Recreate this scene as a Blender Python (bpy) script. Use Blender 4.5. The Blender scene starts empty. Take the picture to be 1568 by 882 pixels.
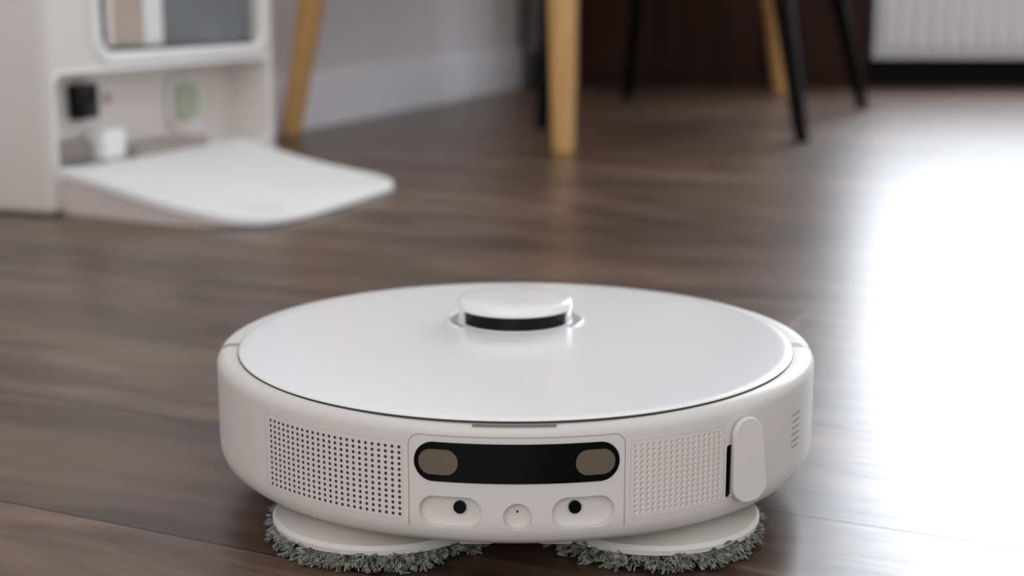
import bpy, bmesh, math, random
from mathutils import Vector, Matrix
random.seed(7)
S = bpy.context.scene
COL = S.collection

# ------------------------------------------------------------------ helpers
def lin(c):
    return tuple(((x/255)/12.92 if x/255 <= .04045 else (((x/255)+.055)/1.055)**2.4) for x in c)+(1,)

def mat(name, rgb, rough=.5, metal=0, coat=0, bump=0, bscale=300, var=0.0, vscale=8, emit=0, spec=.5):
    m = bpy.data.materials.new(name); m.use_nodes = True
    nt = m.node_tree; b = nt.nodes['Principled BSDF']
    c = lin(rgb)
    b.inputs['Roughness'].default_value = rough
    b.inputs['Metallic'].default_value = metal
    b.inputs['Coat Weight'].default_value = coat
    b.inputs['Coat Roughness'].default_value = .08
    b.inputs['Specular IOR Level'].default_value = spec
    tc = nt.nodes.new('ShaderNodeTexCoord')
    n = nt.nodes.new('ShaderNodeTexNoise'); n.inputs['Scale'].default_value = vscale
    n.inputs['Detail'].default_value = 3
    nt.links.new(tc.outputs['Object'], n.inputs['Vector'])
    r = nt.nodes.new('ShaderNodeValToRGB')
    r.color_ramp.elements[0].position = .3; r.color_ramp.elements[1].position = .7
    k = var
    r.color_ramp.elements[0].color = tuple(x*(1-k) for x in c[:3])+(1,)
    r.color_ramp.elements[1].color = tuple(min(1, x*(1+k)) for x in c[:3])+(1,)
    nt.links.new(n.outputs['Fac'], r.inputs['Fac'])
    nt.links.new(r.outputs['Color'], b.inputs['Base Color'])
    if emit:
        b.inputs['Emission Color'].default_value = c
        b.inputs['Emission Strength'].default_value = emit
    if bump:
        n2 = nt.nodes.new('ShaderNodeTexNoise'); n2.inputs['Scale'].default_value = bscale
        nt.links.new(tc.outputs['Object'], n2.inputs['Vector'])
        bp = nt.nodes.new('ShaderNodeBump'); bp.inputs['Strength'].default_value = bump
        bp.inputs['Distance'].default_value = .001
        nt.links.new(n2.outputs['Fac'], bp.inputs['Height'])
        nt.links.new(bp.outputs['Normal'], b.inputs['Normal'])
    return m

def empty(name, loc, rz=0):
    e = bpy.data.objects.new(name, None); COL.objects.link(e)
    e.location = loc; e.rotation_euler = (0, 0, rz); e.empty_display_size = .05
    return e

def sharpen(me, ang=35):
    bm = bmesh.new(); bm.from_mesh(me)
    bmesh.ops.recalc_face_normals(bm, faces=bm.faces)
    for f in bm.faces: f.smooth = True
    for e in bm.edges:
        if len(e.link_faces) == 2:
            e.smooth = e.calc_face_angle(0) < math.radians(ang)
    bm.to_mesh(me); bm.free()

def obj(name, verts, faces, m, parent=None, smooth=35):
    me = bpy.data.meshes.new(name); me.from_pydata(verts, [], faces); me.update()
    if smooth: sharpen(me, smooth)
    if m: me.materials.append(m)
    o = bpy.data.objects.new(name, me); COL.objects.link(o)
    if parent: o.parent = parent
    return o

class MB:
    """mesh accumulator"""
    def __init__(s): s.v = []; s.f = []
    def add(s, v, f):
        n = len(s.v); s.v += [tuple(x) for x in v]; s.f += [tuple(i+n for i in q) for q in f]
    def box(s, x0, x1, y0, y1, z0, z1):
        v = [(x0,y0,z0),(x1,y0,z0),(x1,y1,z0),(x0,y1,z0),(x0,y0,z1),(x1,y0,z1),(x1,y1,z1),(x0,y1,z1)]
        s.add(v, [(0,3,2,1),(4,5,6,7),(0,1,5,4),(1,2,6,5),(2,3,7,6),(3,0,4,7)])
    def obj(s, name, m, parent=None, smooth=35, bevel=0, seg=3):
        o = obj(name, s.v, s.f, m, parent, smooth)
        if bevel:
            bm = bmesh.new(); bm.from_mesh(o.data)
            bmesh.ops.bevel(bm, geom=[e for e in bm.edges], offset=bevel, segments=seg, affect='EDGES', profile=.5, clamp_overlap=True)
            bm.to_mesh(o.data); bm.free(); sharpen(o.data, 40)
        return o

def lathe(prof, seg=128, cx=0, cy=0, sx=1, sy=1):
    v = []; f = []; rings = []
    for r, z in prof:
        if r < 1e-6:
            rings.append([len(v)]); v.append((cx, cy, z))
        else:
            base = len(v)
            for i in range(seg):
                a = 2*math.pi*i/seg
                v.append((cx+sx*r*math.cos(a), cy+sy*r*math.sin(a), z))
            rings.append(list(range(base, base+seg)))
    for A, B in zip(rings, rings[1:]):
        for i in range(seg):
            j = (i+1) % seg
            if len(A) == 1: f.append((A[0], B[i], B[j]))
            elif len(B) == 1: f.append((A[i], A[j], B[0]))
            else: f.append((A[i], A[j], B[j], B[i]))
    return v, f

def tube_tapered(p0, p1, r0, r1, seg=28):
    p0 = Vector(p0); p1 = Vector(p1)
    v = []; f = []
    rows = [(0, r0*.82), (.006, r0*.96), (.02, r0)] + [(t, r0+(r1-r0)*t) for t in (.25,.5,.75,1)]
    for t, r in rows:
        c = p0.lerp(p1, t)
        for i in range(seg):
            a = 2*math.pi*i/seg
            v.append((c.x+r*math.cos(a), c.y+r*math.sin(a), c.z))
    for k in range(len(rows)-1):
        for i in range(seg):
            j = (i+1) % seg
            f.append((k*seg+i, k*seg+j, (k+1)*seg+j, (k+1)*seg+i))
    f.append(tuple(reversed(range(seg)))); n = (len(rows)-1)*seg
    f.append(tuple(range(n, n+seg)))
    return v, f

def boolean(o, cutter):
    md = o.modifiers.new('b', 'BOOLEAN'); md.operation = 'DIFFERENCE'; md.object = cutter; md.solver = 'EXACT'
    bpy.context.view_layer.update()
    dg = bpy.context.evaluated_depsgraph_get()
    me = bpy.data.meshes.new_from_object(o.evaluated_get(dg))
    o.modifiers.clear(); o.data = me
    bpy.data.objects.remove(cutter); sharpen(me, 32)

def rrect(x0, x1, y0, y1, r, n=8):
    pts = []
    for (cx, cy, a0) in ((x1, y1, 0), (x0, y1, 90), (x0, y0, 180), (x1, y0, 270)):
        ccx = cx + (-r if a0 in (0, 270) else r); ccy = cy + (-r if a0 in (0, 90) else r)
        for i in range(n+1):
            a = math.radians(a0+90*i/n); pts.append((ccx+r*math.cos(a), ccy+r*math.sin(a)))
    return pts

# ------------------------------------------------------------------ materials
M_shell = mat('vacuum_shell_plastic', (219, 215, 211), .42, bump=.05, bscale=900, var=.01)
M_lid = mat('vacuum_lid_gloss', (240, 240, 240), .22, var=.004)
M_black = mat('black_gloss_plastic', (4, 4, 5), .22, spec=.2)
M_dark = mat('dark_gap', (60, 56, 53), .7)
M_lens = mat('smoked_lens', (106, 93, 80), .3)
M_hole = mat('speaker_hole', (58, 53, 49), .8)
M_litedge = mat('grille_hole_lit_edge', (232, 228, 224), .5)  # light dots: lit edges of the right grille holes, put into the colour
M_mopdisc = mat('mop_holder_plastic', (208, 204, 199), .5)
M_rubber = mat('black_rubber', (22, 22, 22), .8)
M_fringe = mat('mop_microfibre', (128, 129, 126), .95, var=.75, vscale=330, spec=.1)
M_dock = mat('dock_plastic', (226, 220, 216), .4, bump=.03, var=.01)
M_dockbase = mat('dock_base_plastic', (218, 209, 202), .5, var=.01)
M_ramp = mat('dock_ramp_plastic', (246, 246, 245), .45, var=.01)
M_tan = mat('tank_wood_reflection', (196, 180, 166), .3, var=.1)  # tan is a reflection of wood put into the tank's colour
M_tank = mat('tank_smoked_grey', (122, 125, 131), .25, var=.15, vscale=5)
M_tankd = mat('tank_dark', (64, 62, 62), .3)
M_green = mat('sage_green_plastic', (172, 178, 156), .5)
M_wall = mat('painted_wall', (218, 214, 216), .8, bump=.1, bscale=200, var=.015)
M_trim = mat('white_trim_paint', (238, 237, 240), .45, var=.01)
M_blackstrip = mat('black_strip', (10, 10, 11), .6, spec=.2)
M_rad = mat('radiator_enamel', (240, 240, 242), .35, var=.01)
M_blackwood = mat('black_lacquered_wood', (4, 4, 5), .6, var=.2, spec=.12)
M_window = mat('overcast_daylight_pane', (240, 247, 255), .5, emit=13)

def wood(name, c0, c1, scale=(30, 30, 2.2), rough=.45, spec=.5):
    m = bpy.data.materials.new(name); m.use_nodes = True
    nt = m.node_tree; b = nt.nodes['Principled BSDF']; b.inputs['Roughness'].default_value = rough
    b.inputs['Specular IOR Level'].default_value = spec
    tc = nt.nodes.new('ShaderNodeTexCoord'); mp = nt.nodes.new('ShaderNodeMapping')
    mp.inputs['Scale'].default_value = scale
    n = nt.nodes.new('ShaderNodeTexNoise'); n.inputs['Scale'].default_value = 1; n.inputs['Detail'].default_value = 5
    n.inputs['Distortion'].default_value = .6
    r = nt.nodes.new('ShaderNodeValToRGB')
    r.color_ramp.elements[0].position = .3; r.color_ramp.elements[1].position = .72
    r.color_ramp.elements[0].color = lin(c0); r.color_ramp.elements[1].color = lin(c1)
    nt.links.new(tc.outputs['Object'], mp.inputs['Vector']); nt.links.new(mp.outputs['Vector'], n.inputs['Vector'])
    nt.links.new(n.outputs['Fac'], r.inputs['Fac']); nt.links.new(r.outputs['Color'], b.inputs['Base Color'])
    return m
M_oak = wood('honey_oak', (190, 142, 82), (222, 176, 110))
M_cab = wood('dark_walnut_veneer', (32, 20, 16), (64, 42, 34), (14, 14, 1.2), .6, .15)

def floor_mat():
    m = bpy.data.materials.new('walnut_laminate_planks'); m.use_nodes = True
    nt = m.node_tree; L = nt.links.new; N = nt.nodes.new; b = nt.nodes['Principled BSDF']
    b.inputs['Specular IOR Level'].default_value = .58
    tc = N('ShaderNodeTexCoord'); mp = N('ShaderNodeMapping')
    mp.inputs['Rotation'].default_value = (0, 0, math.radians(25.47))
    mp.inputs['Location'].default_value = (.3, -.573+.174*20, 0)
    L(tc.outputs['Object'], mp.inputs['Vector'])
    br = N('ShaderNodeTexBrick'); br.inputs['Scale'].default_value = 1
    br.inputs['Brick Width'].default_value = 1.25; br.inputs['Row Height'].default_value = .174
    br.inputs['Mortar Size'].default_value = .0012; br.inputs['Mortar Smooth'].default_value = .3
    br.offset = .37; br.offset_frequency = 2
    br.inputs['Color1'].default_value = (0, 0, 0, 1); br.inputs['Color2'].default_value = (1, 1, 1, 1)
    br.inputs['Mortar'].default_value = (.5, .5, .5, 1)
    L(mp.outputs['Vector'], br.inputs['Vector'])
    g = N('ShaderNodeMapping'); g.inputs['Scale'].default_value = (1.7, 10, 1)
    L(mp.outputs['Vector'], g.inputs['Vector'])
    addv = N('ShaderNodeVectorMath'); addv.operation = 'ADD'
    sc = N('ShaderNodeVectorMath'); sc.operation = 'SCALE'; sc.inputs['Scale'].default_value = 7
    L(br.outputs['Color'], sc.inputs[0]); L(g.outputs['Vector'], addv.inputs[0]); L(sc.outputs[0], addv.inputs[1])
    n1 = N('ShaderNodeTexNoise'); n1.inputs['Scale'].default_value = 1.5; n1.inputs['Detail'].default_value = 6
    n1.inputs['Distortion'].default_value = 1.4; n1.inputs['Roughness'].default_value = .55
    L(addv.outputs[0], n1.inputs['Vector'])
    g2 = N('ShaderNodeMapping'); g2.inputs['Scale'].default_value = (6, 130, 1)
    L(mp.outputs['Vector'], g2.inputs['Vector'])
    n2 = N('ShaderNodeTexNoise'); n2.inputs['Scale'].default_value = 1; n2.inputs['Detail'].default_value = 4
    L(g2.outputs['Vector'], n2.inputs['Vector'])
    r = N('ShaderNodeValToRGB'); cr = r.color_ramp
    cr.elements[0].position = .28; cr.elements[0].color = lin((52, 37, 30))
    cr.elements[1].position = .72; cr.elements[1].color = lin((144, 116, 98))
    e = cr.elements.new(.47); e.color = lin((98, 75, 61))
    L(n1.outputs['Fac'], r.inputs['Fac'])
    mx = N('ShaderNodeMix'); mx.data_type = 'RGBA'; mx.blend_type = 'MULTIPLY'; mx.inputs['Factor'].default_value = .42
    r2 = N('ShaderNodeValToRGB'); r2.color_ramp.elements[0].position = .3; r2.color_ramp.elements[0].color = (.45, .45, .45, 1)
    r2.color_ramp.elements[1].position = .62
    L(n2.outputs['Fac'], r2.inputs['Fac']); L(r.outputs['Color'], mx.inputs['A']); L(r2.outputs['Color'], mx.inputs['B'])
    mx2 = N('ShaderNodeMix'); mx2.data_type = 'RGBA'; mx2.blend_type = 'MULTIPLY'; mx2.inputs['Factor'].default_value = .36
    L(mx.outputs['Result'], mx2.inputs['A']); L(br.outputs['Color'], mx2.inputs['B'])
    mx3 = N('ShaderNodeMix'); mx3.data_type = 'RGBA'
    L(br.outputs['Fac'], mx3.inputs['Factor']); L(mx2.outputs['Result'], mx3.inputs['A'])
    mx3.inputs['B'].default_value = lin((26, 18, 15))
    L(mx3.outputs['Result'], b.inputs['Base Color'])
    mr = N('ShaderNodeMapRange'); mr.inputs['To Min'].default_value = .25; mr.inputs['To Max'].default_value = .40
    L(n2.outputs['Fac'], mr.inputs['Value']); L(mr.outputs['Result'], b.inputs['Roughness'])
    inv = N('ShaderNodeMath'); inv.operation = 'MULTIPLY_ADD'; inv.inputs[1].default_value = -1.5
    L(br.outputs['Fac'], inv.inputs[0])
    sm = N('ShaderNodeMath'); sm.operation = 'MULTIPLY'; sm.inputs[1].default_value = .25
    L(n2.outputs['Fac'], sm.inputs[0]); L(sm.outputs[0], inv.inputs[2])
    bp = N('ShaderNodeBump'); bp.inputs['Strength'].default_value = .4; bp.inputs['Distance'].default_value = .0008
    L(inv.outputs[0], bp.inputs['Height']); L(bp.outputs['Normal'], b.inputs['Normal'])
    return m
M_floor = floor_mat()

# ------------------------------------------------------------------ room shell
WD = Vector((.305, .952, 0)).normalized()      # left wall direction
WN = Vector((WD.y, -WD.x, 0))                  # into the room
W0 = Vector((-.447, 3.07, 0)) - WN*.030
def wl(y): return W0 + WD*((y-W0.y)/WD.y)
a = wl(-1.0)
YB = 4.8
mb = MB()
zf = -.04
pts = [(a.x, a.y), (4.2, -1.0), (4.2, YB), (wl(YB).x, YB)]
mb.add([(x, y, 0) for x, y in pts]+[(x, y, zf) for x, y in pts],
       [(0,1,2,3),(7,6,5,4),(0,4,5,1),(1,5,6,2),(2,6,7,3),(3,7,4,0)])
mb.obj('floor', M_floor, smooth=0)
def wallbox(name, m, p0, p1, n, t, z0, z1, bevel=0):
    mb = MB()
    q = [p0, p1, p1+n*t, p0+n*t]
    mb.add([(v.x, v.y, z0) for v in q]+[(v.x, v.y, z1) for v in q],
           [(3,2,1,0),(4,5,6,7),(0,1,5,4),(1,2,6,5),(2,3,7,6),(3,0,4,7)])
    return mb.obj(name, m, smooth=30, bevel=bevel)
wallbox('wall_left', M_wall, a, wl(YB), -WN, .1, zf, 2.6)
wallbox('baseboard_left', M_trim, a+WD*.02, wl(YB-.01), WN, .016, 0, .118, .003)
WX0, WX1, WZ0, WZ1 = 1.06, 3.5, .70, 2.35
mb = MB()
x0 = wl(YB).x - .1
mb.box(x0, WX0, YB, YB+.12, zf, 2.6); mb.box(WX1, 4.2, YB, YB+.12, zf, 2.6)
mb.box(WX0, WX1, YB, YB+.12, zf, WZ0); mb.box(WX0, WX1, YB, YB+.12, WZ1, 2.6)
mb.obj('wall_back', M_wall, smooth=0)
mb = MB(); mb.box(1.14, 4.2, YB-.015, YB, 0, .085); mb.obj('back_wall_strip', M_blackstrip, bevel=.002)  # plain black strip at the foot of the back wall, below the radiator
win = empty('window_1', (0, 0, 0))
mb = MB()
t = .05
mb.box(WX0, WX1, YB+.03, YB+.09, WZ0, WZ0+t); mb.box(WX0, WX1, YB+.03, YB+.09, WZ1-t, WZ1)
for xx in (WX0, (WX0+WX1)/2-t/2, WX1-t): mb.box(xx, xx+t, YB+.03, YB+.09, WZ0+t, WZ1-t)
mb.obj('window_frame', M_trim, win)
mb = MB(); mb.box(WX0-.04, WX1+.04, YB-.10, YB+.03, WZ0-.03, WZ0-.001); mb.obj('window_sill', M_trim, win, bevel=.004)
mb = MB(); mb.box(WX0+t, WX1-t, YB+.055, YB+.06, WZ0+t, WZ1-t); mb.obj('window_pane', M_window, win)

# ------------------------------------------------------------------ radiator
rad = empty('radiator', (1.17, 4.64, 0))
mb = MB()
RL = 2.0; z0, z1 = .092, .60
mb.box(0, RL, .022, .03, z0, z1); mb.box(0, RL, .07, .088, z0, z1)
mb.obj('panel_core', M_rad, rad, bevel=.003)
mb = MB()
x = .018
while x < RL-.04:
    prof = [(0,.022),(.004,.004),(.010,-.006),(.024,-.006),(.030,.004),(.034,.022)]
    v = [(x+p, q, z0+.035) for p, q in prof]+[(x+p, q, z1-.03) for p, q in prof]
    n = len(prof)
    f = [(i, i+1, n+i+1, n+i) for i in range(n-1)]+[tuple(range(n))[::-1], tuple(range(n, 2*n))]
    mb.add(v, f); x += .052
mb.obj('ribs', M_rad, rad)
mb = MB(); mb.box(-.004, .0, .0, .10, z0-.002, z1+.008); mb.box(RL, RL+.004, .0, .10, z0-.002, z1+.008)
mb.box(-.004, RL+.004, .0, .10, z1, z1+.008); mb.obj('casing', M_rad, rad)
mb = MB()
for xx in (.25, RL-.25): mb.box(xx, xx+.03, .06, .16, .15, .55)
mb.obj('wall_brackets', M_rad, rad)

# ------------------------------------------------------------------ dark cabinet
cab = empty('wooden_cabinet', (0, 0, 0))
CX0, CX1, CY = .10, 1.13, 4.56
mb = MB(); mb.box(CX0, CX1, CY+.02, YB-.005, .0, 2.1); mb.obj('carcass', M_cab, cab)
mb = MB()
n = 3; w = (CX1-CX0)/n
for i in range(n):
    mb.box(CX0+i*w+.003, CX0+(i+1)*w-.003, CY, CY+.018, .05, 2.09)
mb.obj('doors', M_cab, cab, bevel=.002)
mb = MB()
for i in range(n):
    hx = CX0+i*w+.03
    mb.box(hx, hx+.012, CY-.025, CY-.01, .85, 1.1); mb.box(hx, hx+.012, CY-.012, CY+.002, .86, .875); mb.box(hx, hx+.012, CY-.012, CY+.002, 1.075, 1.09)
mb.obj('handles', M_blackwood, cab)

# ------------------------------------------------------------------ table
def slab_from_quad(quad, z0, z1, rad_, name, m, parent, bev=.004):
    c = Vector((sum(q[0] for q in quad)/4, sum(q[1] for q in quad)/4))
    out = []
    k = len(quad)
    for i in range(k):
        P = Vector(quad[i]); A = Vector(quad[i-1]); B = Vector(quad[(i+1) % k])
        pa = P+(A-P).normalized()*rad_; pb = P+(B-P).normalized()*rad_
        for j in range(9):
            t = j/8; out.append((pa*(1-t)**2+P*2*t*(1-t)+pb*t*t))
    n = len(out)
    rows = [(z0, .985), (z0+bev, 1), (z1-bev, 1), (z1, .985)]
    v = [];
    for z, s in rows:
        for p in out:
            q = c+(p-c)*s; v.append((q.x, q.y, z))
    f = []
    for r in range(3):
        for i in range(n):
            j = (i+1) % n; f.append((r*n+i, r*n+j, (r+1)*n+j, (r+1)*n+i))
    f.append(tuple(range(n))[::-1]); f.append(tuple(range(3*n, 4*n)))
    return obj(name, v, f, m, parent, 35)

tab = empty('dining_table', (0, 0, 0))
TL = [((-.462, 2.97), (-.335, 2.99)), ((.094, 2.617), (.088, 2.73)), ((.794, 4.24), (.68, 4.12)), ((.185, 4.50), (.16, 4.40))]
for i, (p, q) in enumerate(TL):
    v, f = tube_tapered((p[0], p[1], 0), (q[0], q[1], .70), .0205, .038)
    obj('leg_%d' % (i+1), v, f, M_oak, tab)
cq = [Vector(q) for _, q in TL]; cc = sum(cq, Vector((0, 0)))/4
slab_from_quad([tuple(cc+(q-cc)*1.10) for q in cq], .70, .735, .08, 'table_top', M_oak, tab)
slab_from_quad([tuple(cc+(q-cc)*.93) for q in cq], .63, .70, .03, 'apron', M_oak, tab)

# ------------------------------------------------------------------ black chair
ch = empty('dining_chair', (0, 0, 0))
CL = [((.067, 3.15), (.085, 3.22)), ((.583, 2.86), (.525, 2.97)), ((.912, 3.72), (.765, 3.60)), ((.328, 4.08), (.35, 3.88))]
for i, (p, q) in enumerate(CL):
    v, f = tube_tapered((p[0], p[1], 0), (q[0], q[1], .435), .0145, .024)
    obj('leg_%d' % (i+1), v, f, M_blackwood, ch)
cq = [Vector(q) for _, q in CL]; cc = sum(cq, Vector((0, 0)))/4
slab_from_quad([tuple(cc+(q-cc)*1.12) for q in cq], .435, .475, .13, 'seat', M_blackwood, ch, .012)
P = Vector((.575, 2.98)); Q = Vector((.80, 3.56)); nn = Vector((.93, -.36))
v = []; f = []; nu, nz = 17, 9
for side in (0, 1):
    for k in range(nz):
        tz = k/(nz-1)
        for i in range(nu):
            t = i/(nu-1); bow = math.sin(math.pi*t)*.06
            edge = 1-.12*(abs(2*t-1)**4)
            p = P.lerp(Q, t)+nn*(bow+.02+.09*tz+side*.012)
            v.append((p.x, p.y, .47+.38*tz*edge))
m_ = nu*nz
for s in (0, 1):
    for k in range(nz-1):
        for i in range(nu-1):
            q = (k*nu+i, k*nu+i+1, (k+1)*nu+i+1, (k+1)*nu+i); q = tuple(s*m_+x for x in q)
            f.append(q if s else q[::-1])
for i in range(nu-1):
    f.append((i, i+1, m_+i+1, m_+i)); b0 = (nz-1)*nu; f.append((b0+i+1, b0+i, m_+b0+i, m_+b0+i+1))
for k in range(nz-1):
    f.append((k*nu, m_+k*nu, m_+(k+1)*nu, (k+1)*nu)); e = nu-1
    f.append((k*nu+e, (k+1)*nu+e, m_+(k+1)*nu+e, m_+k*nu+e))
obj('backrest', v, f, M_blackwood, ch, 40)

# ------------------------------------------------------------------ docking station  (local x = outwards, y = along front)
dk = empty('robot_docking_station', (-.593, 1.897, 0), math.radians(-19.33))
def prism_yz(pts, xa, xb):
    n = len(pts)
    v = [(xa, y, z) for y, z in pts]+[(xb, y, z) for y, z in pts]
    f = [(i, (i+1) % n, n+(i+1) % n, n+i) for i in range(n)]+[tuple(range(n))[::-1], tuple(range(n, 2*n))]
    return v, f
mb = MB(); mb.box(-.20, 0, -.040, .578, 0, .56)
body = mb.obj('housing', M_dock, dk, bevel=.012, seg=4)
cm = MB()
v, f = prism_yz(rrect(-.022, .55, .05, .184, .016), -.070, .1); cm.add(v, f)
cut = cm.obj('cut', None, dk, smooth=0)
boolean(body, cut)
cm = MB()
v, f = prism_yz(rrect(.080, .530, .205, .50, .03), -.035, .1); cm.add(v, f)
cut = cm.obj('cut', None, dk, smooth=0)
boolean(body, cut)
def ring(name, path, r0, r1, x0, m):
    v = []; f = []; n = len(path); k = 10
    for i, (y, z) in enumerate(path):
        A = Vector(path[i-1]); B = Vector(path[(i+1) % n]); tdir = (B-A)
        tdir = tdir.normalized() if tdir.length > 1e-9 else Vector((1, 0))
        nr = Vector((tdir.y, -tdir.x))
        for j in range(k):
            an = 2*math.pi*j/k
            v.append((x0+r0*math.sin(an), y+nr.x*r1*math.cos(an), z+nr.y*r1*math.cos(an)))
    for i in range(n):
        for j in range(k):
            f.append((i*k+j, i*k+(j+1) % k, ((i+1) % n)*k+(j+1) % k, ((i+1) % n)*k+j))
    return obj(name, v, f, m, dk, 60)
ring('tank_bay_bezel', rrect(.075, .535, .201, .505, .034, 10), .006, .0085, .001, M_ramp)
ring('dock_mouth_rim', rrect(-.024, .552, .048, .186, .018, 10), .0025, .003, .0, M_ramp)
for nm, y0, y1, m, xo in (('dirty_tank_edge', .085, .120, M_tankd, -.014), ('tank_rib', .120, .138, M_dock, -.012), ('dirty_water_tank', .138, .215, M_tan, -.014), ('tank_side', .215, .262, M_ramp, -.012),
                      ('clean_water_tank', .262, .524, M_tank, -.014)):
    mb = MB(); mb.box(-.034, xo, y0, y1, .214, .495); mb.obj(nm, m, dk, bevel=.003)
mb = MB(); mb.box(-.034, -.008, .09, .522, .207, .216); mb.obj('tank_foot', M_tankd, dk, bevel=.002)
# ramp
def ramp_z(x):
    if x < .0: return .052
    t = min(1, x/.325); return .052*(1-t)**1.1+.011
out = [(-.067, -.010), (-.01, -.016), (.02, -.022), (.07, -.032), (.13, -.046), (.19, -.055), (.245, -.055), (.285, -.042), (.312, -.014), (.325, .03), (.329, .09), (.328, .17), (.326, .25),
       (.322, .32), (.315, .352), (.300, .376), (.275, .388), (.22, .390), (.16, .394), (.11, .408), (.05, .428), (-.01, .45), (-.03, .50), (-.067, .53)]
dn = []
L_ = len(out)
for i in range(L_):
    p = [Vector(out[(i+j-1) % L_]) for j in range(4)]
    for s in range(4):
        t = s/4
        if i >= L_-3 or i == 0: q = p[1].lerp(p[2], t)
        else: q = .5*((2*p[1])+(-p[0]+p[2])*t+(2*p[0]-5*p[1]+4*p[2]-p[3])*t*t+(-p[0]+3*p[1]-3*p[2]+p[3])*t**3)
        dn.append(q)
c = Vector((.12, .2)); n = len(dn)
def loft(levels, name, m):
    v = []
    for s, fz in levels:
        for p in dn:
            q = c+(p-c)*s; q.x = max(q.x, -.069); z = fz(ramp_z(q.x)); v.append((q.x, q.y, z))
    f = []
    for r in range(len(levels)-1):
        for i in range(n):
            j = (i+1) % n; f.append((r*n+i, r*n+j, (r+1)*n+j, (r+1)*n+i))
    f.append(tuple(range(n))[::-1]); f.append(tuple(range((len(levels)-1)*n, len(levels)*n)))
    return obj(name, v, f, m, dk, 30)
loft([(.97, lambda z: max(z-.016, .001)), (1.0, lambda z: max(z-.0125, .002)), (1.004, lambda z: z-.006), (1.0, lambda z: z-.002), (.985, lambda z: z),
      (.94, lambda z: z), (.92, lambda z: z-.0025), (.6, lambda z: z-.0025), (.3, lambda z: z-.0025), (.1, lambda z: z-.0025)], 'ramp', M_ramp)
loft([(.975, lambda z: .0), (.98, lambda z: max(.0005, z-.014)), (.5, lambda z: max(.001, z-.013))], 'ramp_base', M_dockbase)
# recess equipment
BX = -.069
mb = MB(); mb.box(BX, -.052, .098, .150, .114, .164); mb.obj('sensor_window', M_black, dk, bevel=.004)
v, f = lathe([(0, BX), (.007, BX), (.007, BX+.006), (0, BX+.006)], 24)
v = [(z, .192+x, .138+y) for x, y, z in v]; obj('indicator', v, f, mat('indicator_pink', (200, 175, 170), .4), dk)
v, f = prism_yz(rrect(.362, .425, .092, .150, .02), BX, BX+.011); obj('detergent_cap', v, f, M_green, dk)
v, f = prism_yz(rrect(.345, .440, .080, .162, .026), BX, BX+.005); obj('detergent_recess', v, f, M_dock, dk)
mb = MB(); mb.box(BX, -.03, .125, .180, .055, .098); mb.obj('charging_contact_block', M_ramp, dk, bevel=.006)
mb = MB(); mb.box(BX, -.045, .03, .118, .055, .086); mb.obj('contact_shroud', mat('dock_grey', (138, 130, 124), .5), dk, bevel=.006)
mb = MB(); mb.box(BX, -.015, .19, .38, .055, .070); mb.obj('wash_tray', mat('tray_grey', (160, 150, 142), .5), dk, bevel=.004)

# ------------------------------------------------------------------ robot vacuum (local origin at centre, front = -y)
rv = empty('robot_vacuum', (.0020, .8208, 0)); rv.scale = (.992, .995, 1)
R = .175
def cyl(s_deg, z, r):
    a = math.radians(s_deg); return (r*math.sin(a), -r*math.cos(a), z)
K = 180/math.pi/R
prof = [(0, .0205), (.06, .0205), (.12, .0205), (.155, .0205), (.163, .0210), (.1695, .0228), (.1730, .0262), (.1747, .031), (R, .0355)]
prof += [(R, z/1000) for z in range(39, 79, 3)]
prof += [(.1748, .0795), (.1741, .0815), (.1728, .0832), (.1708, .0842), (.168, .0845), (.1500, .0845), (.10, .0845), (0, .0845)]
v, f = lathe(prof, 320)
shell = obj('shell', v, f, M_shell, rv)

def pill_patch(phi_c, z_c, hw, hh, rc, r_in, r_out, cols=40):
    pts = rrect(-hw, hw, -hh, hh, rc, 8)
    xs = sorted(set([round(p[0], 6) for p in pts]+[round(-hw+2*hw*i/cols, 6) for i in range(cols+1)]))
    rows = []
    for x in xs:
        ax = abs(x)
        if ax <= hw-rc: h = hh
        else:
            d = ax-(hw-rc); h = hh-rc+math.sqrt(max(0, rc*rc-d*d))
        rows.append((x, max(h, 1e-5)))
    n = len(rows); v = []; f = []
    for r in (r_in, r_out):
        for x, h in rows:
            v.append(cyl(phi_c+x*K, z_c-h, r)); v.append(cyl(phi_c+x*K, z_c+h, r))
    o = 2*n
    for i in range(n-1):
        A, B, C, D = 2*i, 2*i+1, 2*i+3, 2*i+2
        f.append((A, B, C, D)); f.append((o+A, o+D, o+C, o+B))
        f.append((A, D, o+D, o+A)); f.append((B, o+B, o+C, C))
    f.append((0, o, o+1, 1)); e = 2*n-2; f.append((e, e+1, o+e+1, o+e))
    return v, f

SL = 38.3
cm = MB()
for ph, zc, hw, hh, rc in ((-10.6, .0395, .0158, .0080, .0079), (10.8, .0395, .0158, .0080, .0079), (.2, .0380, .0070, .0070, .00695)):
    v, f = pill_patch(ph, zc, hw, hh, rc, R-.0045, R+.01, 14); cm.add(v, f)
v, f = pill_patch(SL, .0485, .0024, .0140, .0016, R-.010, R+.01, 4); cm.add(v, f)
cut = cm.obj('cut', None, rv, smooth=0)
boolean(shell, cut)
if not shell.data.materials: shell.data.materials.append(M_shell)

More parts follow.
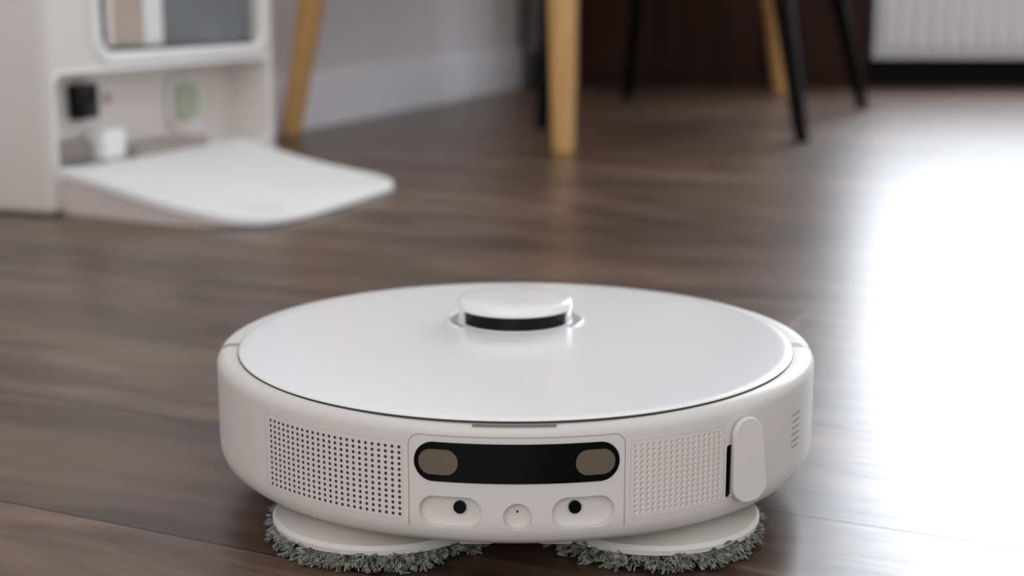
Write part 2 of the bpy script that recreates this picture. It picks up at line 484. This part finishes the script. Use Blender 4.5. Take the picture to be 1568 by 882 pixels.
v, f = pill_patch(SL, .0485, .0023, .0138, .0015, R-.0102, R-.0015, 4); obj('hatch_slot', v, f, M_black, rv)
v, f = pill_patch(0.1, .0648, .0504, .0098, .0097, R-.001, R+.0006, 60); obj('sensor_window', v, f, M_black, rv)
v, f = pill_patch(-12.4, .0648, .0098, .0063, .0062, R, R+.0010, 14); obj('lens_1', v, f, M_lens, rv)
v, f = pill_patch(12.6, .0648, .0098, .0063, .0062, R, R+.0010, 14); obj('lens_2', v, f, M_lens, rv)
def dot(ph, zc, r, ra, rb, seg=20):
    v = []; f = []
    for rr in (ra, rb):
        for i in range(seg):
            a = 2*math.pi*i/seg
            v.append(cyl(ph+r*math.cos(a)*K, zc+r*math.sin(a), rr))
    f = [(i, (i+1) % seg, seg+(i+1) % seg, seg+i) for i in range(seg)]+[tuple(range(seg))[::-1], tuple(range(seg, 2*seg))]
    return v, f
mb = MB()
for ph in (-9.2, 9.6):
    v, f = dot(ph, .0413, .0032, R-.005, R-.0028); mb.add(v, f)
mb.obj('infrared_sensors', M_black, rv)
mb = MB(); v, f = dot(.2, .0395, .0006, R-.005, R-.0042, 10); mb.add(v, f); mb.obj('reset_pinhole', M_dark, rv)

def seam(path, rr, w, name, m, closed=False):
    v = []; f = []; n = len(path)
    for i, (ph, z) in enumerate(path):
        A = path[i-1] if (i or closed) else path[i]; B = path[(i+1) % n] if (i < n-1 or closed) else path[i]
        d = Vector(((B[0]-A[0])/K, B[1]-A[1]))
        d = d.normalized() if d.length > 1e-9 else Vector((1, 0)); nr = Vector((-d.y, d.x))*w
        v.append(cyl(ph+nr.x*K, z+nr.y, rr)); v.append(cyl(ph-nr.x*K, z-nr.y, rr))
    for i in range(n-1 if not closed else n):
        j = (i+1) % n; f.append((2*i, 2*i+1, 2*j+1, 2*j))
    return obj(name, v, f, m, rv, 0)
M_seam = mat('panel_seam', (160, 152, 144), .7)
pth = [(-17.4, z/1000) for z in range(31, 74, 4)]
for i in range(9):
    a_ = math.radians(180-90*i/8); pth.append((-17.4+.006*K+.006*K*math.cos(a_), .0720+.006*math.sin(a_)))
pth += [(x, .0778) for x in range(-14, 15, 2)]
for i in range(9):
    a_ = math.radians(90-90*i/8); pth.append((17.6-.006*K+.006*K*math.cos(a_), .0720+.006*math.sin(a_)))
pth += [(17.6, z/1000) for z in range(71, 30, -4)]
seam(pth, R+.00012, .0002, 'panel_seam', M_seam)
for nm, p0, p1 in (('grille_outline_a', -48, -18.4), ('grille_outline_b', 18.6, 37)):
    rp = rrect(p0/K, p1/K, .0340, .0735, .004, 6)
    dense = []
    for i in range(len(rp)):
        A = Vector(rp[i]); B = Vector(rp[(i+1) % len(rp)]); m_n = max(1, int((B-A).length/.004))
        for q in range(m_n): dense.append(A.lerp(B, q/m_n))
    seam([(p.x*K, p.y) for p in dense], R+.0001, .00012, nm, mat(nm, (204, 197, 190), .6), True)
mb = MB()
cols, rws = 24, 13
for i in range(cols):
    for j in range(rws):
        ph = -46.4+(46.4-19.0)*i/(cols-1); z = .0364+.0340*j/(rws-1)
        v, f = dot(ph, z, .00082, R-.0005, R+.0001, 10); mb.add(v, f)
mb.obj('speaker_grille', M_hole, rv)
mb = MB(); mb2 = MB()
cols = 16
for i in range(cols):
    for j in range(rws):
        ph = 19.6+(35.9-19.6)*i/(cols-1); z = .0366+.0335*j/(rws-1)
        v, f = dot(ph, z, .00078, R-.0005, R+.0003, 10); mb.add(v, f)
        v, f = dot(ph-.14, z+.0005, .00088, R-.0005, R+.0001, 10); mb2.add(v, f)  # darker offset dots: shade in the holes, put into the colour
mb.obj('vent_hole_lit_edges', M_litedge, rv); mb2.obj('vent_hole_shade', mat('hole_shade', (174, 166, 158), .7), rv)
mb = MB()
for j in range(6):
    v, f = pill_patch(60, .0462+j*.0036, .0060, .0006, .0005, R-.0005, R+.0001, 6); mb.add(v, f)
mb.obj('side_vents', mat('side_vent_grey', (168, 162, 156), .7), rv)
# hatch flap: rounded plate standing proud of the shell
v, f = prism_yz(rrect(-.0096, .0096, -.0224, .0224, .0092, 10), -.0016, .0016)
v = [(x, y*(1+.12*(-z/.0224)), z) for x, y, z in v]
mx = Matrix.Translation(Vector(cyl(41.2, .0540, R+.0045))) @ Matrix.Rotation(math.radians(-90+27), 4, 'Z') @ Matrix.Rotation(math.radians(4), 4, 'X')
flap = obj('hatch_flap', [tuple(mx @ Vector(p)) for p in v], f, M_shell, rv)
bv = flap.modifiers.new('bev', 'BEVEL'); bv.width = .0007; bv.segments = 3; bv.limit_method = 'ANGLE'
mb = MB(); v, f = pill_patch(42.6, .0500, .0030, .0150, .0025, R-.002, R+.0040, 6); mb.add(v, f); mb.obj('flap_hinge', M_dark, rv)

# lid
LX, LY, LC = .990, 1.026, -.0050
v, f = lathe([(.1636, .0843), (.1636, .0849), (0, .0849)], 256, 0, LC, LX, LY); obj('lid_gap', v, f, M_dark, rv)
v, f = lathe([(0, .0846), (.1620, .0846), (.1630, .0850), (.1632, .0854), (.1626, .0859), (.1612, .0862), (.157, .0864), (.12, .0866), (.06, .0868), (0, .0868)], 256, 0, LC, LX, LY)
obj('lid', v, f, M_lid, rv)
v, f = pill_patch(-.3, .0832, .0205, .0003, .0002, R-.003, R-.0009, 20); obj('lid_release_notch', v, f, mat('notch_grey', (140, 132, 126), .7), rv)
mb = MB()
for ph, sg in ((-84, 1), (84, -1)):
    path3 = [(.1625, .0853), (.1690, .0850), (.1720, .0842), (.1740, .0824), (.1752, .079)]
    ofs = [0, 0, -1.0, -1.0, -.6]
    v = []
    for (r, z), o_ in zip(path3, ofs):
        for d in (-.4, .4):
            v.append(cyl(ph+sg*o_*-1+d, z+.0002, r+.0002))
    f = [(2*i, 2*i+1, 2*i+3, 2*i+2) for i in range(len(path3)-1)]
    mb.add(v, f)
mb.obj('bumper_joint', mat('joint_grey', (110, 102, 95), .7), rv, smooth=0)

# turret
TY = .0410
def arc_band(prof, a0, a1, ns=40):
    v = []; f = []; k = len(prof)
    for i in range(ns+1):
        a_ = math.radians(a0+(a1-a0)*i/ns)
        for r, z in prof: v.append((r*math.sin(a_), TY-r*math.cos(a_), z))
    for i in range(ns):
        for j in range(k): f.append((k*i+j, k*i+(j+1) % k, k*i+k+(j+1) % k, k*i+k+j))
    f += [tuple(range(k)), tuple(range(k*ns, k*ns+k))[::-1]]
    return v, f
mb = MB()
for a0, a1 in ((55, 140), (220, 305)):
    v, f = arc_band([(.0408, .0866), (.0412, .0876), (.0420, .0880), (.0428, .0876), (.0433, .0866)], a0, a1); mb.add(v, f)
mb.obj('turret_moat_ring', M_lid, rv)
mb = MB()
for a0, a1 in ((58, 138), (222, 302)):
    v, f = arc_band([(.0365, .0866), (.0365, .0870), (.0406, .0870), (.0406, .0866)], a0, a1); mb.add(v, f)
mb.obj('turret_moat', mat('moat_grey', (165, 161, 159), .5), rv)
v, f = lathe([(.0356, .0866), (.0353, .0871), (0, .0871)], 128, 0, TY); obj('turret_base', v, f, M_lid, rv)
v, f = lathe([(.0338, .0870), (.0338, .0960)], 128, 0, TY); obj('lidar_window', v, f, M_black, rv)
v, f = lathe([(0, .0950), (.0345, .0950), (.0356, .0954), (.0361, .0963), (.0361, .0978), (.0357, .0996), (.0343, .1009), (.0320, .1014), (.02, .1018), (0, .1019)], 128, 0, TY)
obj('turret_cap', v, f, M_lid, rv)
v, f = arc_band([(.0352, .0870), (.0352, .0955), (.0325, .0955), (.0325, .0870)], 66, 294, 60)
obj('turret_rear_guard', v, f, M_lid, rv)

# underside, wheels
mb = MB()
for sx in (-1, 1):
    v, f = lathe([(0, -.009), (.026, -.009), (.028, -.007), (.028, .007), (.026, .009), (0, .009)], 48)
    v = [(sx*.115+z, .03+x, .028+y) for x, y, z in v]; mb.add(v, f)
mb.obj('drive_wheels', M_rubber, rv)
v, f = lathe([(0, .0120), (.04, .0120), (.046, .016), (.048, .0210), (0, .0210)], 48, 0, -.02); obj('underbody', v, f, M_rubber, rv)
mb = MB()
for sx in (-1, 1): mb.box(sx*.020-.009, sx*.020+.009, -.155, -.125, .016, .0210)
mb.obj('cliff_sensors', M_shell, rv, bevel=.002)

# mops
MX = (-.0722, .0725); MY = -.0935
M_core = mat('mop_backing_cloth', (66, 67, 65), .95, spec=.1)
for k, mxx in enumerate(MX):
    nm = 'mop_pad_%d' % (k+1)
    v, f = lathe([(0, .0085), (.0575, .0085), (.0590, .0095), (.0592, .0120), (.0575, .0140), (.050, .0152), (.030, .0170), (.022, .0210), (0, .0210)], 128, mxx, MY)
    obj('mop_holder_%d' % (k+1), v, f, M_mopdisc, rv)
    v, f = lathe([(0, .001), (.054, .001), (.0560, .003), (.0565, .0085), (0, .0088)], 96, mxx, MY)
    obj('mop_backing_%d' % (k+1), v, f, M_core, rv)
    mb = MB()
    # tufts of chenille: each tuft is 4-6 strands leaning the same way
    for i in range(680):
        a0 = random.uniform(0, 2*math.pi)
        if random.random() < .2: r0 = random.uniform(.052, .057); zc = .0086
        else: r0 = random.uniform(.053, .057); zc = random.uniform(.0018, .0092)
        lean = random.uniform(-1.0, 1.0); up = random.uniform(-.5, .5); Lt = random.uniform(.0050, .0092); drop = random.uniform(-.9, .3)
        for s_ in range(random.randint(4, 6)):
            aa = a0+random.uniform(-.012, .012); z0_ = zc+random.uniform(-.0008, .0008)
            base = Vector((mxx+r0*math.cos(aa), MY+r0*math.sin(aa), z0_))
            d = Vector((math.cos(aa), math.sin(aa), 0)); tg = Vector((-d.y, d.x, 0))
            L = Lt*random.uniform(.75, 1.1)
            d1 = (d+tg*(lean+random.uniform(-.25, .25))+Vector((0, 0, up+random.uniform(-.2, .2)))).normalized()
            d2 = (d1+Vector((0, 0, drop))+tg*random.uniform(-.5, .5)).normalized()
            P0 = base; P1 = base+d1*L*.5; P2 = P1+d2*L*.5
            for PP in (P1, P2): PP.z = max(.0007, PP.z)
            u = d1.cross(Vector((0, 0, 1))); u = u.normalized() if u.length > 1e-6 else tg; w_ = d1.cross(u).normalized()
            rr = random.uniform(.00042, .00066)
            vv = []
            for PP, s in ((P0, 1), (P1, 1.1), (P2, .6)):
                for q in range(5):
                    an = q*math.pi*2/5; vv.append(PP+(u*math.cos(an)+w_*math.sin(an))*rr*s)
            ff = []
            for r_ in (0, 1):
                for q in range(5):
                    ff.append((r_*5+q, r_*5+(q+1) % 5, r_*5+5+(q+1) % 5, r_*5+5+q))
            ff.append((10, 11, 12, 13, 14)); mb.add(vv, ff)
    me = bpy.data.meshes.new(nm); me.from_pydata(mb.v, [], mb.f); me.materials.append(M_fringe)
    for p in me.polygons: p.use_smooth = True
    o = bpy.data.objects.new(nm, me); COL.objects.link(o); o.parent = rv

# ------------------------------------------------------------------ lighting
w = bpy.data.worlds.new('world'); S.world = w; w.use_nodes = True
bg = w.node_tree.nodes['Background']; bg.inputs['Color'].default_value = (.97, .978, 1, 1); bg.inputs['Strength'].default_value = .78
def area(name, loc, tgt, sx, sy, pw, col):
    l = bpy.data.lights.new(name, 'AREA'); l.shape = 'RECTANGLE'; l.size = sx; l.size_y = sy; l.energy = pw; l.color = col
    o = bpy.data.objects.new(name, l); COL.objects.link(o); o.location = loc
    o.rotation_euler = (Vector(tgt)-Vector(loc)).to_track_quat('-Z', 'Y').to_euler()
area('front_fill_light', (-.6, -2.6, 1.7), (0, .8, .05), 2.4, 1.8, 32, (1, .97, .94))  # added fill from behind the camera, brightens the vacuum's front

# ------------------------------------------------------------------ camera
cam = bpy.data.cameras.new('camera'); co = bpy.data.objects.new('camera', cam); COL.objects.link(co); S.camera = co
cam.lens = 50; cam.sensor_width = 36
co.location = (0, 0, .282); co.rotation_euler = (math.radians(90-11.5), 0, 0)
cam.clip_start = .01
cam.dof.use_dof = True; cam.dof.focus_distance = .70; cam.dof.aperture_fstop = 5.8
S.view_settings.view_transform = 'Standard'
